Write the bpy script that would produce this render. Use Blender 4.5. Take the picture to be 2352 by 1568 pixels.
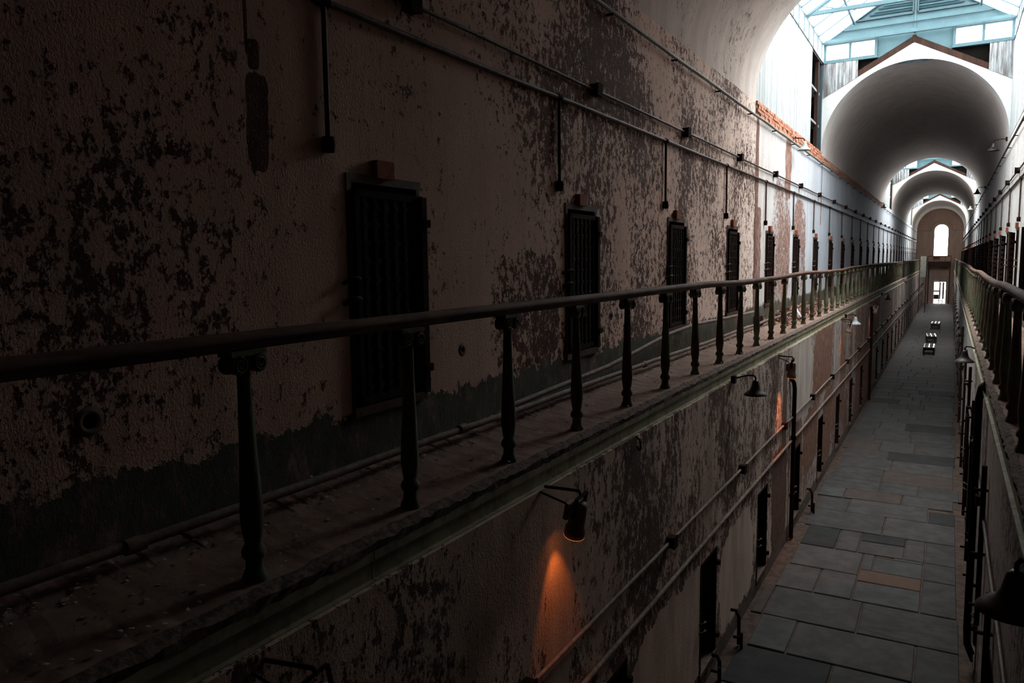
import bpy, math, random
from mathutils import Vector, Matrix
random.seed(7)
PI = math.pi
scene = bpy.context.scene
COL = scene.collection
for o in list(bpy.data.objects):
    bpy.data.objects.remove(o)
ZO = 5.72                      # the camera is 5.72 m above the ground floor; everything below is written relative to the eye and lifted at the end

# ---------------------------------------------------------------- camera
cam_d = bpy.data.cameras.new('camera')
cam_d.sensor_width = 36.0
cam_d.lens = 36.0 * 1750.0 / 2352.0
cam_d.clip_start = 0.05
cam_d.clip_end = 400
cam = bpy.data.objects.new('camera', cam_d)
COL.objects.link(cam)
RT = Vector((0.86822859, 0.49601517, -0.01216791))
DN = Vector((0.04138273, -0.09683156, -0.9944401))
FW = Vector((-0.49443562, 0.86289779, -0.10459839))
cam.matrix_world = Matrix(((RT.x, -DN.x, -FW.x, 0), (RT.y, -DN.y, -FW.y, 0), (RT.z, -DN.z, -FW.z, ZO), (0, 0, 0, 1)))
scene.camera = cam

# ---------------------------------------------------------------- sky, exposure
world = bpy.data.worlds.new('sky')
scene.world = world
world.use_nodes = True
bg = world.node_tree.nodes['Background']
bg.inputs[0].default_value = (1.0, 0.985, 0.965, 1)
bg.inputs[1].default_value = 19.0
vs = scene.view_settings
vs.view_transform = 'Standard'
vs.look = 'None'
vs.exposure = 0.0
vs.gamma = 1.0
vs.use_curve_mapping = False
try:
    scene.cycles.use_denoising = True
    scene.cycles.max_bounces = 8
    scene.cycles.use_adaptive_sampling = True
    scene.cycles.adaptive_threshold = .025
    scene.cycles.diffuse_bounces = 5
    scene.cycles.sample_clamp_indirect = 6.0
except Exception:
    pass

# plan of the block
XL, XR, XC = -3.6, 1.3, -1.15          # upper walls, centre line
LL, LR = -2.66, 0.52                   # lower walls
GF = -1.5                              # gallery floor
FL = -5.72                             # ground floor
SP = 3.2                               # springing of the vaults
YN, YE = -6.0, 106.0
GAPS = [(16.5, 25.6), (51.3, 58.8), (80.9, 90.3)]
for gi, (ga, gb) in enumerate(GAPS):    # sky portals in the three roof lights (they guide the sampling of the sky, they give no light)
    ld = bpy.data.lights.new('sky_portal', 'AREA')
    ld.shape = 'RECTANGLE'; ld.size = 4.9; ld.size_y = gb - ga
    ld.cycles.is_portal = True
    lo = bpy.data.objects.new('sky_portal', ld)
    lo.location = (XC, (ga + gb) / 2, 6.42)
    COL.objects.link(lo)

# ---------------------------------------------------------------- mesh helpers
class MB:
    def __init__(s):
        s.v = []; s.f = []; s.sm = []
    def add(s, vs_, fs, smooth=False):
        b = len(s.v); s.v += [tuple(p) for p in vs_]
        for f in fs:
            s.f.append(tuple(b + i for i in f)); s.sm.append(smooth)
    def box(s, x0, x1, y0, y1, z0, z1):
        v = [(x0,y0,z0),(x1,y0,z0),(x1,y1,z0),(x0,y1,z0),(x0,y0,z1),(x1,y0,z1),(x1,y1,z1),(x0,y1,z1)]
        s.add(v, [(0,3,2,1),(4,5,6,7),(0,1,5,4),(1,2,6,5),(2,3,7,6),(3,0,4,7)])
        return s
    def bar(s, a, b, w, h=None, up=(0,0,1)):
        a = Vector(a); b = Vector(b); h = h or w
        d = (b - a).normalized(); u = Vector(up)
        if abs(d.dot(u)) > .99: u = Vector((1,0,0))
        r = d.cross(u).normalized(); u = r.cross(d)
        v = []
        for p in (a, b):
            for sx, sz in ((-1,-1),(1,-1),(1,1),(-1,1)):
                v.append(p + r*sx*w/2 + u*sz*h/2)
        s.add(v, [(0,1,2,3),(7,6,5,4),(0,4,5,1),(1,5,6,2),(2,6,7,3),(3,7,4,0)])
        return s
    def tube(s, pts, r, n=8, cap=True):
        pts = [Vector(p) for p in pts]; rings = []
        rr = r if isinstance(r, (list, tuple)) else [r]*len(pts)
        prev = None
        for i, p in enumerate(pts):
            d = (pts[min(i+1, len(pts)-1)] - pts[max(i-1, 0)]).normalized()
            u = prev if prev is not None else (Vector((0,0,1)) if abs(d.z) < .9 else Vector((1,0,0)))
            q = (u - d*u.dot(d))
            if q.length < 1e-4: q = Vector((1,0,0)) - d*d.x
            q.normalize(); w = d.cross(q); prev = q
            rings.append([p + (q*math.cos(2*PI*k/n) + w*math.sin(2*PI*k/n))*rr[i] for k in range(n)])
        v = [q for R in rings for q in R]; f = []
        for i in range(len(pts)-1):
            for k in range(n):
                k2 = (k+1) % n
                f.append((i*n+k, i*n+k2, (i+1)*n+k2, (i+1)*n+k))
        s.add(v, f, True)
        if cap:
            s.add(rings[0], [tuple(range(n))[::-1]]); s.add(rings[-1], [tuple(range(n))])
        return s
    def lathe(s, prof, c=(0,0,0), n=16, smooth=True, axis=None, cap=True):
        """profile of (radius, height) round the z axis, or any axis"""
        v = []; f = []
        for r, z in prof:
            for k in range(n):
                a = 2*PI*k/n
                v.append(Vector((r*math.cos(a), r*math.sin(a), z)))
        if axis is not None:
            M = Vector((0,0,1)).rotation_difference(Vector(axis)).to_matrix()
            v = [M @ p for p in v]
        v = [p + Vector(c) for p in v]
        for i in range(len(prof)-1):
            for k in range(n):
                k2 = (k+1) % n
                f.append((i*n+k, i*n+k2, (i+1)*n+k2, (i+1)*n+k))
        s.add(v, f, smooth)
        if cap and prof[0][0] > 1e-4: s.add(v[:n], [tuple(range(n))[::-1]])
        if cap and prof[-1][0] > 1e-4: s.add(v[-n:], [tuple(range(n))])
        return s
    def sweep_y(s, prof, ys, zs=None, xs=None, smooth=False):
        """closed profile (x,z) swept along y"""
        n = len(prof); v = []; f = []
        for i, y in enumerate(ys):
            dz = zs[i] if zs else 0; dx = xs[i] if xs else 0
            for x, z in prof: v.append((x+dx, y, z+dz))
        for i in range(len(ys)-1):
            for k in range(n):
                k2 = (k+1) % n
                f.append((i*n+k, i*n+k2, (i+1)*n+k2, (i+1)*n+k))
        s.add(v, f, smooth)
        s.add(v[:n], [tuple(range(n))[::-1]]); s.add(v[-n:], [tuple(range(n))])
        return s
    def poly_y(s, pts, y0, y1):
        """polygon of (x,z) extruded from y0 to y1"""
        n = len(pts)
        v = [(x, y0, z) for x, z in pts] + [(x, y1, z) for x, z in pts]
        s.add(v, [tuple(range(n)), tuple(range(n, 2*n))[::-1]] + [(k, k+n, (k+1) % n + n, (k+1) % n) for k in range(n)])
        return s
    def build(s, name, mat, parent=None, loc=None):
        me = bpy.data.meshes.new(name)
        me.from_pydata(s.v, [], s.f)
        me.polygons.foreach_set('use_smooth', s.sm)
        me.materials.append(mat)
        me.update()
        return link(name, me, parent, loc)

def link(name, me, parent=None, loc=None):
    o = bpy.data.objects.new(name, me)
    COL.objects.link(o)
    if parent is not None: o.parent = parent
    if loc is not None: o.location = loc
    return o
def tag(o, label=None, cat=None, group=None, kind=None):
    if label: o['label'] = label
    if cat: o['category'] = cat
    if group: o['group'] = group
    if kind: o['kind'] = kind
    return o
def thing(name, label, cat, loc=(0,0,0), rz=0, group=None, kind=None):
    o = bpy.data.objects.new(name, None); COL.objects.link(o)
    o.empty_display_size = .1
    o.location = loc; o.rotation_euler = (0,0,rz)
    return tag(o, label, cat, group, kind)
def copy_tree(o, parent=None):
    c = o.copy(); COL.objects.link(c)
    if parent is not None: c.parent = parent
    for ch in list(o.children): copy_tree(ch, c)
    return c
def piece(name, proto, parent, loc, scale=None, rot=None):
    """one more copy of a shared mesh as a part"""
    o = link(name, proto, parent, loc)
    if scale: o.scale = scale
    if rot: o.rotation_euler = rot
    return o
def unit_box(name, mat, bev=0):
    m = MB().box(-.5,.5,-.5,.5,-.5,.5)
    me = bpy.data.meshes.new(name); me.from_pydata(m.v, [], m.f); me.materials.append(mat); me.update()
    return me

# ---------------------------------------------------------------- material helpers
class NT:
    def __init__(s, name):
        s.m = bpy.data.materials.new(name); s.m.use_nodes = True
        s.t = s.m.node_tree; s.b = s.t.nodes['Principled BSDF']
        s.b.inputs['Specular IOR Level'].default_value = .3
    def n(s, typ, **kw):
        x = s.t.nodes.new(typ)
        for k, v in kw.items(): setattr(x, k, v)
        return x
    def lk(s, a, b): s.t.links.new(a, b)
    def put(s, sock, v):
        if hasattr(v, 'links') or isinstance(v, bpy.types.NodeSocket): s.lk(v, sock)
        else: sock.default_value = v
    def math(s, op, a, b=0.0, clamp=False):
        x = s.n('ShaderNodeMath', operation=op, use_clamp=clamp)
        s.put(x.inputs[0], a); s.put(x.inputs[1], b); return x.outputs[0]
    def pos(s, scale=(1,1,1), loc=(0,0,0), obj=False):
        if obj: src = s.n('ShaderNodeTexCoord').outputs['Object']
        else: src = s.n('ShaderNodeNewGeometry').outputs['Position']
        x = s.n('ShaderNodeMapping'); x.inputs['Scale'].default_value = scale; x.inputs['Location'].default_value = loc
        s.lk(src, x.inputs[0]); return x.outputs[0]
    def noise(s, vec, scale, detail=4, rough=.6, dist=0.0):
        x = s.n('ShaderNodeTexNoise'); x.inputs['Scale'].default_value = scale
        x.inputs['Detail'].default_value = detail; x.inputs['Roughness'].default_value = rough
        x.inputs['Distortion'].default_value = dist
        s.lk(vec, x.inputs['Vector']); return x.outputs['Fac']
    def step(s, v, a, b):
        x = s.n('ShaderNodeMapRange', interpolation_type='SMOOTHSTEP')
        s.put(x.inputs['Value'], v); x.inputs['From Min'].default_value = a; x.inputs['From Max'].default_value = b
        return x.outputs['Result']
    def ramp(s, v, pts, const=False):
        x = s.n('ShaderNodeValToRGB'); r = x.color_ramp
        if const: r.interpolation = 'CONSTANT'
        while len(r.elements) < len(pts): r.elements.new(.5)
        for e, (p, c) in zip(r.elements, pts):
            e.position = p; e.color = (c[0], c[1], c[2], 1) if isinstance(c, (tuple, list)) else (c, c, c, 1)
        s.put(x.inputs[0], v); return x.outputs[0]
    def mix(s, f, a, b, mode='MIX'):
        x = s.n('ShaderNodeMix', data_type='RGBA', blend_type=mode)
        s.put(x.inputs[0], f)
        for i, c in ((6, a), (7, b)):
            if isinstance(c, (tuple, list)): x.inputs[i].default_value = (c[0], c[1], c[2], 1)
            else: s.lk(c, x.inputs[i])
        return x.outputs[2]
    def xyz(s):
        x = s.n('ShaderNodeSeparateXYZ'); s.lk(s.n('ShaderNodeNewGeometry').outputs['Position'], x.inputs[0]); return x.outputs
    def bump(s, h, strength=.5, dist=.02):
        x = s.n('ShaderNodeBump'); x.inputs['Strength'].default_value = strength; x.inputs['Distance'].default_value = dist
        s.lk(h, x.inputs['Height']); s.lk(x.outputs[0], s.b.inputs['Normal'])
    def done(s, col, rough=.85, metal=0.0):
        s.put(s.b.inputs['Base Color'], col if not isinstance(col, (tuple, list)) else (col[0], col[1], col[2], 1))
        s.put(s.b.inputs['Roughness'], rough); s.b.inputs['Metallic'].default_value = metal
        return s.m

def plaster(name, paints, exposed, dens, blobs=(), dado=None, zs=.75, fine=1.0, thr=.555, soft=.011, bare=None, amp=.34, stain=.32):
    """old paint flaking off a wall. paints / dens: lists of (y, value) along the block; blobs: (y, z, half y, half z, strength) of bare plaster"""
    t = NT(name)
    p = t.pos((1, 1, zs)); x, y, z = t.xyz()
    yn = t.math('DIVIDE', t.math('ADD', y, 6.0), 120.0)
    wob = t.noise(t.pos(), 2.2, 5, .65)
    A = t.noise(p, .75, 3, .5)
    B = t.noise(p, 10*fine, 7, .72)
    C = t.noise(p, 31*fine, 4, .75)
    d = t.ramp(yn, [((yy+6)/120, v) for yy, v in dens])
    m = t.math('ADD', t.math('MULTIPLY', B, .60), t.math('MULTIPLY', C, .40))
    m = t.math('ADD', m, t.math('MULTIPLY', t.math('SUBTRACT', A, .5), amp))
    m = t.math('ADD', m, t.math('SUBTRACT', d, .5))
    for by, bz, ry, rz, st in blobs:
        ey = t.math('ABSOLUTE', t.math('DIVIDE', t.math('SUBTRACT', t.math('ADD', y, t.math('MULTIPLY', t.math('SUBTRACT', wob, .5), .5*min(1, ry*2))), by), ry))
        ez = t.math('ABSOLUTE', t.math('DIVIDE', t.math('SUBTRACT', t.math('ADD', z, t.math('MULTIPLY', t.math('SUBTRACT', wob, .5), .6*min(1, rz*2))), bz + ZO), rz))
        e = t.math('ADD', t.math('POWER', ey, 4.0), t.math('POWER', ez, 4.0))
        k = t.step(e, 1.15, .85)
        m = t.math('ADD', m, t.math('MULTIPLY', k, st))
    mask = t.step(m, thr - soft, thr + soft)
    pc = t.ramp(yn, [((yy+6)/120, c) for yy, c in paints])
    st1 = t.noise(t.pos((1, 1, .25)), 2.6, 4, .6)
    pc = t.mix(t.step(st1, .30, .70), t.mix(stain, pc, (.26, .18, .14)), pc)
    pc = t.mix(t.math('MULTIPLY', t.step(C, .52, .70), .22), pc, (.30, .19, .145))
    en = t.step(t.noise(p, 9, 6, .7), .35, .68)
    ec = t.mix(en, exposed[0], exposed[1])
    if bare: ec = t.mix(t.step(y, 16.4, 17.2), ec, t.mix(en, bare[0], bare[1]))
    fl = t.step(t.noise(p, 55*fine, 3, .6), .60, .68)
    ec = t.mix(t.math('MULTIPLY', fl, .55), ec, pc)
    col = t.mix(mask, pc, ec)
    h = t.math('SUBTRACT', t.math('MULTIPLY', t.noise(p, 60, 2, .7), .30), t.math('MULTIPLY', mask, .7))
    h = t.math('ADD', h, t.math('MULTIPLY', st1, .6))
    if dado:
        dz, c1, c2 = dado
        edge = t.math('ADD', z, t.math('MULTIPLY', t.math('SUBTRACT', t.noise(t.pos(), 4.5, 6, .7), .5), .46))
        dm = t.step(edge, dz + ZO + .015, dz + ZO - .015)
        dn = t.noise(t.pos((1, 1, .5)), 7, 8, .75)
        dc = t.ramp(dn, [(.30, c1), (.42, (.075, .050, .038)), (.50, c2), (.55, (.10, .068, .052)), (.68, (.24, .165, .135))])
        col = t.mix(dm, col, dc)
        h = t.math('ADD', h, t.math('MULTIPLY', t.math('MULTIPLY', dm, dn), 1.2))
    t.bump(h, .8, .022)
    return t.done(col, .88)

PINK = (.56, .475, .43); CREAM = (.54, .50, .45); COOL = (.60, .62, .64); COOL2 = (.56, .60, .64)
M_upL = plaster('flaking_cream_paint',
    [(-6, (.56, .37, .295)), (5, (.64, .42, .335)), (10.5, (.88, .605, .50)), (16.3, (.84, .67, .59)), (17.2, (.66, .63, .62)), (21, (.58, .61, .66)), (26, (.50, .57, .66)), (40, (.47, .53, .61)), (106, (.55, .57, .58))],  # near stops darkened to paint in a deeper light falloff towards the viewer
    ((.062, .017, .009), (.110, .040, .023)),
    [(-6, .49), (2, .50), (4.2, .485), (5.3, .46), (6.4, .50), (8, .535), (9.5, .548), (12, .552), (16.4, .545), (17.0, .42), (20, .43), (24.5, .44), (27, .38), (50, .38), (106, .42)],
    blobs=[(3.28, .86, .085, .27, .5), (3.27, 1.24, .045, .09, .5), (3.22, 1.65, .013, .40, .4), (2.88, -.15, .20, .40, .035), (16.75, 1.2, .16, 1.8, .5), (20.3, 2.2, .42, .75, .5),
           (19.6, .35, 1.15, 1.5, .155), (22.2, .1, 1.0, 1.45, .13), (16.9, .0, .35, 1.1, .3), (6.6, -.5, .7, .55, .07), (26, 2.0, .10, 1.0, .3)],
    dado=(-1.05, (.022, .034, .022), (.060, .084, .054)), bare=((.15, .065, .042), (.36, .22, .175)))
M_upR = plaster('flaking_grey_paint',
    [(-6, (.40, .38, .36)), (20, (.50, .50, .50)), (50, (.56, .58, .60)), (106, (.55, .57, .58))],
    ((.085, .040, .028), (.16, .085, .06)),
    [(-6, .50), (15, .49), (25, .46), (30, .42), (106, .42)],
    blobs=[(18.5, 2.4, .8, .5, .3)], dado=(-1.05, (.03, .04, .03), (.06, .075, .055)))
M_loL = plaster('scaling_paint_on_stone',
    [(-6, (.50, .34, .27)), (8, (.58, .42, .35)), (12, (.58, .46, .40)), (17, (.44, .40, .37)), (22, (.33, .32, .32)), (40, (.30, .30, .31)), (106, (.34, .32, .31))],
    ((.052, .026, .018), (.120, .062, .042)),
    [(-6, .53), (5, .545), (8, .56), (12, .56), (14.6, .54), (15.4, .515), (18.5, .552), (30, .558), (45, .552), (106, .55)],
    blobs=[(8.6, -4.75, 1.55, .78, -.30), (11.6, -4.75, 1.05, .75, -.30), (5.35, -2.7, .24, .9, -.22), (14.9, -4.7, .75, 1.1, .28), (20.4, -2.6, 1.6, .85, .17), (24.2, -2.4, .25, .9, .25), (17.5, -2.7, 1.2, .8, -.2), (18.6, -4.2, 1.0, .7, .25), (15.25, -2.9, .22, .9, .3), (16.9, -4.6, .5, 1.2, .2), (21.4, -4.5, .8, 1.0, .25), (22.6, -2.5, .18, .7, -.3), (26.8, -3.2, .35, 1.4, .3), (31, -4.4, 2.4, 1.1, .22), (36.5, -2.8, 1.6, 1.0, .22), (44, -3.5, 3.0, 1.9, .16)],
    dado=(-5.45, (.035, .033, .030), (.10, .075, .06)), fine=.95, zs=.58, amp=.44, stain=.62, bare=((.10, .042, .026), (.24, .125, .085)))
M_loR = plaster('grimy_paint', [(-6, (.26, .20, .18)), (12, (.34, .29, .27)), (30, (.44, .44, .45)), (106, (.44, .42, .40))],
    ((.050, .030, .024), (.11, .065, .05)), [(-6, .52), (10, .53), (20, .50), (106, .50)], dado=(-5.4, (.03, .03, .028), (.08, .06, .05)))
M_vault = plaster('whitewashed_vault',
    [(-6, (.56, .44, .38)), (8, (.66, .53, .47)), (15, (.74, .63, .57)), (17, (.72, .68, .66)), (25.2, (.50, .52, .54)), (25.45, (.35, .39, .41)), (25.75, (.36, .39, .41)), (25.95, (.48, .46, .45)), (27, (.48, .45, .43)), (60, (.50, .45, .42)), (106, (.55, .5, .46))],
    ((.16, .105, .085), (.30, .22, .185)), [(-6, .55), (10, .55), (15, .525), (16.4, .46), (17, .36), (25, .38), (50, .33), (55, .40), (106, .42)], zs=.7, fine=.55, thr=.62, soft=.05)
M_end = plaster('stained_end_wall', [(-6, (.44, .33, .28)), (106, (.48, .345, .285))], ((.20, .14, .115), (.29, .215, .18)), [(-6, .48), (106, .48)], thr=.58, soft=.08)
def plain(name, c1, c2, scale=8, rough=.7, metal=0, bump=.3, obj=False, stretch=(1,1,1), lo=.35, hi=.65, dist=.006, spec=.25):
    t = NT(name); t.b.inputs['Specular IOR Level'].default_value = spec; p = t.pos(stretch, obj=obj); n = t.noise(p, scale, 7, .7)
    t.bump(n, bump, dist)
    return t.done(t.mix(t.step(n, lo, hi), c1, c2), rough, metal)
M_dark = plain('shade_black_masonry', (.012, .011, .010), (.02, .018, .017), 3, .95)  # near-black standing in for shade in cells, low doorways, open bay and holes
M_black = plain('loft_shade_black', (.003, .0028, .0025), (.006, .005, .0045), 3, .95, spec=.02)  # black that paints the shade of the loft
M_iron = plain('rusty_black_iron', (.008, .005, .004), (.022, .010, .007), 14, .9, 0, spec=.06)
M_ironR = plain('brown_rusted_iron', (.040, .022, .016), (.085, .045, .030), 16, .7, .2)
M_rust = plain('red_rust', (.19, .048, .024), (.28, .085, .045), 20, .85)
def rail_paint(name, a, b, c):
    t = NT(name); p = t.pos((1, 1, .6)); n = t.noise(p, 17, 8, .75); n2 = t.noise(p, 5, 4, .6)
    t.bump(n, .5, .006)
    return t.done(t.mix(t.step(n2, .42, .60), t.mix(t.step(n, .42, .58), a, b), c), .72)
M_bal = rail_paint('mossy_painted_iron', (.055, .050, .032), (.110, .062, .042), (.095, .115, .066))
M_hand = plain('worn_handrail', (.085, .046, .036), (.155, .095, .076), 11, .75, stretch=(1, .25, 1), spec=.12)
M_conc = plain('dusty_concrete', (.190, .118, .095), (.285, .190, .155), 5, .95, bump=.6, dist=.012)
M_edge = plain('broken_concrete_edge', (.06, .042, .036), (.21, .155, .13), 26, .95, bump=1.0, dist=.02)
M_fascia = rail_paint('green_painted_beam', (.235, .235, .150), (.175, .145, .095), (.29, .28, .19))
M_pipe = plain('dusty_pipe', (.11, .075, .062), (.20, .145, .12), 12, .7)
M_pipeD = plain('dark_conduit', (.050, .034, .028), (.105, .072, .060), 12, .6, .2)
M_pipeG = plain('pale_green_conduit', (.13, .125, .105), (.24, .235, .20), 12, .6)
M_steel = plain('teal_painted_steel', (.032, .070, .086), (.039, .083, .101), 5, .55, bump=.08)
M_steelD = plain('dark_teal_steel', (.013, .028, .036), (.018, .038, .047), 6, .55, bump=.08)
M_brown = plain('brown_timber', (.009, .004, .003), (.026, .010, .006), 6, .95, stretch=(1, 1, .2))
def wood(name, a, b, c, lo, hi):
    t = NT(name); p = t.pos((9, 9, .55)); n = t.noise(p, 1.6, 8, .7); n2 = t.noise(t.pos((16, 16, .8)), 2.5, 6, .7)
    t.bump(n2, .5, .01)
    col = t.mix(t.step(n, lo, hi), a, b)
    return t.done(t.mix(t.step(n2, .60, .68), col, c), .85)
M_boardW = wood('white_painted_boards', (.26, .28, .29), (.36, .38, .39), (.12, .11, .11), .35, .6)
M_boardG = wood('peeling_grey_boards', (.07, .065, .066), (.24, .26, .275), (.12, .065, .045), .38, .60)
M_brick = plain('orange_brick', (.30, .105, .060), (.50, .235, .155), 7, .9, bump=.7, dist=.01)
M_mortar = plain('brick_mortar', (.20, .13, .10), (.30, .21, .17), 14, .95)
M_tan = plain('tan_flagstone', (.056, .031, .022), (.068, .039, .028), 9, .85)
def slabm(name, a, b, vein=0):
    t = NT(name); n = t.noise(t.pos((1, 1, 1)), 3.0, 8, .65); n2 = t.noise(t.pos((1, 1, 1)), 40, 4, .7)
    col = t.mix(t.step(n, .35, .68), a, b)
    if vein:
        w = t.noise(t.pos((.5, 2.2, 1)), 2.0, 4, .6, 1.5); col = t.mix(t.math('MULTIPLY', t.step(w, .50, .62), .55), col, (.018, .019, .019))
    t.bump(n2, .25, .004); t.b.inputs['Specular IOR Level'].default_value = .08
    return t.done(col, .8)
M_slabs = [slabm('grey_slate_a', (.039, .036, .035), (.058, .054, .053)), slabm('grey_slate_b', (.034, .032, .0315), (.052, .049, .048)),
           slabm('grey_slate_c', (.042, .041, .041), (.062, .060, .060)), slabm('dark_slate', (.020, .020, .020), (.029, .029, .029)),
           slabm('brownish_slate', (.042, .032, .028), (.056, .045, .040)), slabm('veined_slate', (.036, .034, .0335), (.054, .051, .050), 1)]
M_joint = plain('floor_dirt', (.030, .020, .016), (.070, .045, .036), 6, .95, bump=.7, dist=.01)
M_shade = plain('dark_enamel', (.022, .020, .020), (.045, .036, .032), 9, .42, .2)
M_shadeG = plain('pale_enamel', (.20, .23, .235), (.28, .31, .31), 9, .5)
M_flood = plain('dusty_flood_housing', (.17, .12, .10), (.27, .20, .17), 8, .7)
M_bench = plain('glossy_slats', (.05, .05, .052), (.10, .10, .105), 9, .22, stretch=(1, .2, 1), spec=.6)
M_benchD = plain('dark_bench_frame', (.025, .020, .018), (.05, .04, .035), 9, .6)
M_white = plain('white_paint', (.74, .76, .76), (.82, .83, .82), 5, .6)
M_flake = plain('paint_chips', (.22, .16, .135), (.72, .62, .56), 60, .9)
M_rubble = plain('plaster_rubble', (.15, .075, .055), (.36, .24, .20), 22, .95)
M_copper = plain('pipe_brick_red', (.10, .022, .016), (.15, .035, .024), 9, .6)
def glass(name):
    t = NT(name); tr = t.n('ShaderNodeBsdfTransparent'); tr.inputs[0].default_value = (.95, .97, .97, 1)
    tl = t.n('ShaderNodeBsdfTranslucent'); tl.inputs[0].default_value = (.8, .84, .84, 1)
    gl = t.n('ShaderNodeBsdfGlossy'); gl.inputs['Roughness'].default_value = .15; gl.inputs[0].default_value = (.8, .8, .8, 1)
    m1 = t.n('ShaderNodeMixShader'); m1.inputs[0].default_value = .16; t.lk(tr.outputs[0], m1.inputs[1]); t.lk(tl.outputs[0], m1.inputs[2])
    m2 = t.n('ShaderNodeMixShader'); m2.inputs[0].default_value = .04; t.lk(m1.outputs[0], m2.inputs[1]); t.lk(gl.outputs[0], m2.inputs[2])
    out = [n for n in t.t.nodes if n.type == 'OUTPUT_MATERIAL'][0]
    t.lk(m2.outputs[0], out.inputs[0]); return t.m
M_glass = glass('milky_glass')
def emit(name, c, s):
    t = NT(name); t.b.inputs['Emission Color'].default_value = (*c, 1); t.b.inputs['Emission Strength'].default_value = s
    return t.done((.1, .05, .02))
M_lamp = emit('lit_lamp_lens', (1.0, .30, .06), 6.0)
M_rim = emit('rim_lamplight_paint', (1.0, .24, .04), .55)  # emission painted on for lamplight catching the rim

def struct(name, mb, mat, label=None, cat=None, parent=None):
    o = mb.build(name, mat, parent)
    if parent is None: tag(o, label, cat, None, 'structure')
    return o

# ---------------------------------------------------------------- walls with door openings
PU = 3.43
UL = [4.02 + PU*k for k in range(0, 30) if 4.02 + PU*k < 104]            # upper left cell doors (near jamb)
UR = [3.05 + PU*k for k in range(0, 30) if 3.05 + PU*k < 104]
LLD = [6.10 + PU*k for k in range(0, 30) if 6.10 + PU*k < 104]
LRD = [8.0 + PU*k for k in range(0, 29) if 8.0 + PU*k < 104]
DW, UZ0, UZ1, LZ0, LZ1 = .84, -1.03, .60, -5.50, -3.98
def wall(name, x0, x1, z0, z1, ops, zo0, zo1, mat, label, w=DW):
    m = MB(); m.box(x0, x1, YN, YE, z0, zo0); m.box(x0, x1, YN, YE, zo1, z1)
    y = YN
    for a in ops:
        m.box(x0, x1, y, a, zo0, zo1); y = a + w
    m.box(x0, x1, y, YE, zo0, zo1)
    return struct(name, m, mat, label, 'wall')
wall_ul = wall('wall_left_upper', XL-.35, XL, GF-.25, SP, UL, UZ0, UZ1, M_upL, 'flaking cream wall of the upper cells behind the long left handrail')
wall_ll = wall('wall_left_lower', LL-.34, LL, FL-.2, GF-.26, LLD, LZ0, LZ1, M_loL, 'scaling stone wall under the left gallery', .78)
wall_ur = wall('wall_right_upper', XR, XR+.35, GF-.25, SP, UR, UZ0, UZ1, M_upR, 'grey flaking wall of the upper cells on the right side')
wall_lr = wall('wall_right_lower', LR, LR+.34, FL-.2, GF-.26, LRD, LZ0, LZ1, M_loR, 'grimy wall under the right gallery', .78)
for nm, x0, x1, s in (('wall_left_outer', -4.75, -4.6, -1), ('wall_right_outer', 2.3, 2.45, 1)):
    m = MB(); m.box(x0, x1, YN, YE, FL-.3, SP+.05)
    xa = XL-.35 if s < 0 else XR+.35
    m.box(min(xa, x0), max(xa, x1), YN, YE, SP-.15, SP+.04)
    struct(nm, m, M_dark, 'dark back wall of the cells on the ' + ('left' if s < 0 else 'right'), 'wall')
struct('wall_back_blocker', MB().box(-4.75, 2.45, YN-.2, YN, FL-.3, 7), M_dark, 'unseen dark wall added behind the viewer to keep daylight out', 'wall')  # added out of view so the sky cannot flood the near end

# ---------------------------------------------------------------- ground floor of flagstones
floor = struct('floor', MB().box(-4.7, 2.4, YN, YE+.3, FL-.25, FL-.028), M_joint, 'ground floor of worn grey flagstones running down the block', 'floor')
ubs = {}
def slab_mesh(mi, w, d):
    m = MB(); g = .012; c = .012; h = .04
    x, y = w/2-g, d/2-g
    v = [(-x,-y,-h),(x,-y,-h),(x,y,-h),(-x,y,-h),(-x,-y,-c),(x,-y,-c),(x,y,-c),(-x,y,-c),(-x+c,-y+c,0),(x-c,-y+c,0),(x-c,y-c,0),(-x+c,y-c,0)]
    m.add(v, [(0,1,5,4),(1,2,6,5),(2,3,7,6),(3,0,4,7),(4,5,9,8),(5,6,10,9),(6,7,11,10),(7,4,8,11),(8,9,10,11)])
    return m
def slab(x0, x1, y0, y1, mi, dz=0):
    mat = M_tan if mi == 't' else M_slabs[mi]
    o = slab_mesh(0, x1-x0, y1-y0).build('slab', mat, floor, ((x0+x1)/2, (y0+y1)/2, FL + dz + random.uniform(-.004, .004)))
    o.rotation_euler = (random.uniform(-.004, .004), random.uniform(-.004, .004), random.uniform(-.004, .004))
XA, XB = -2.62, .34
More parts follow.
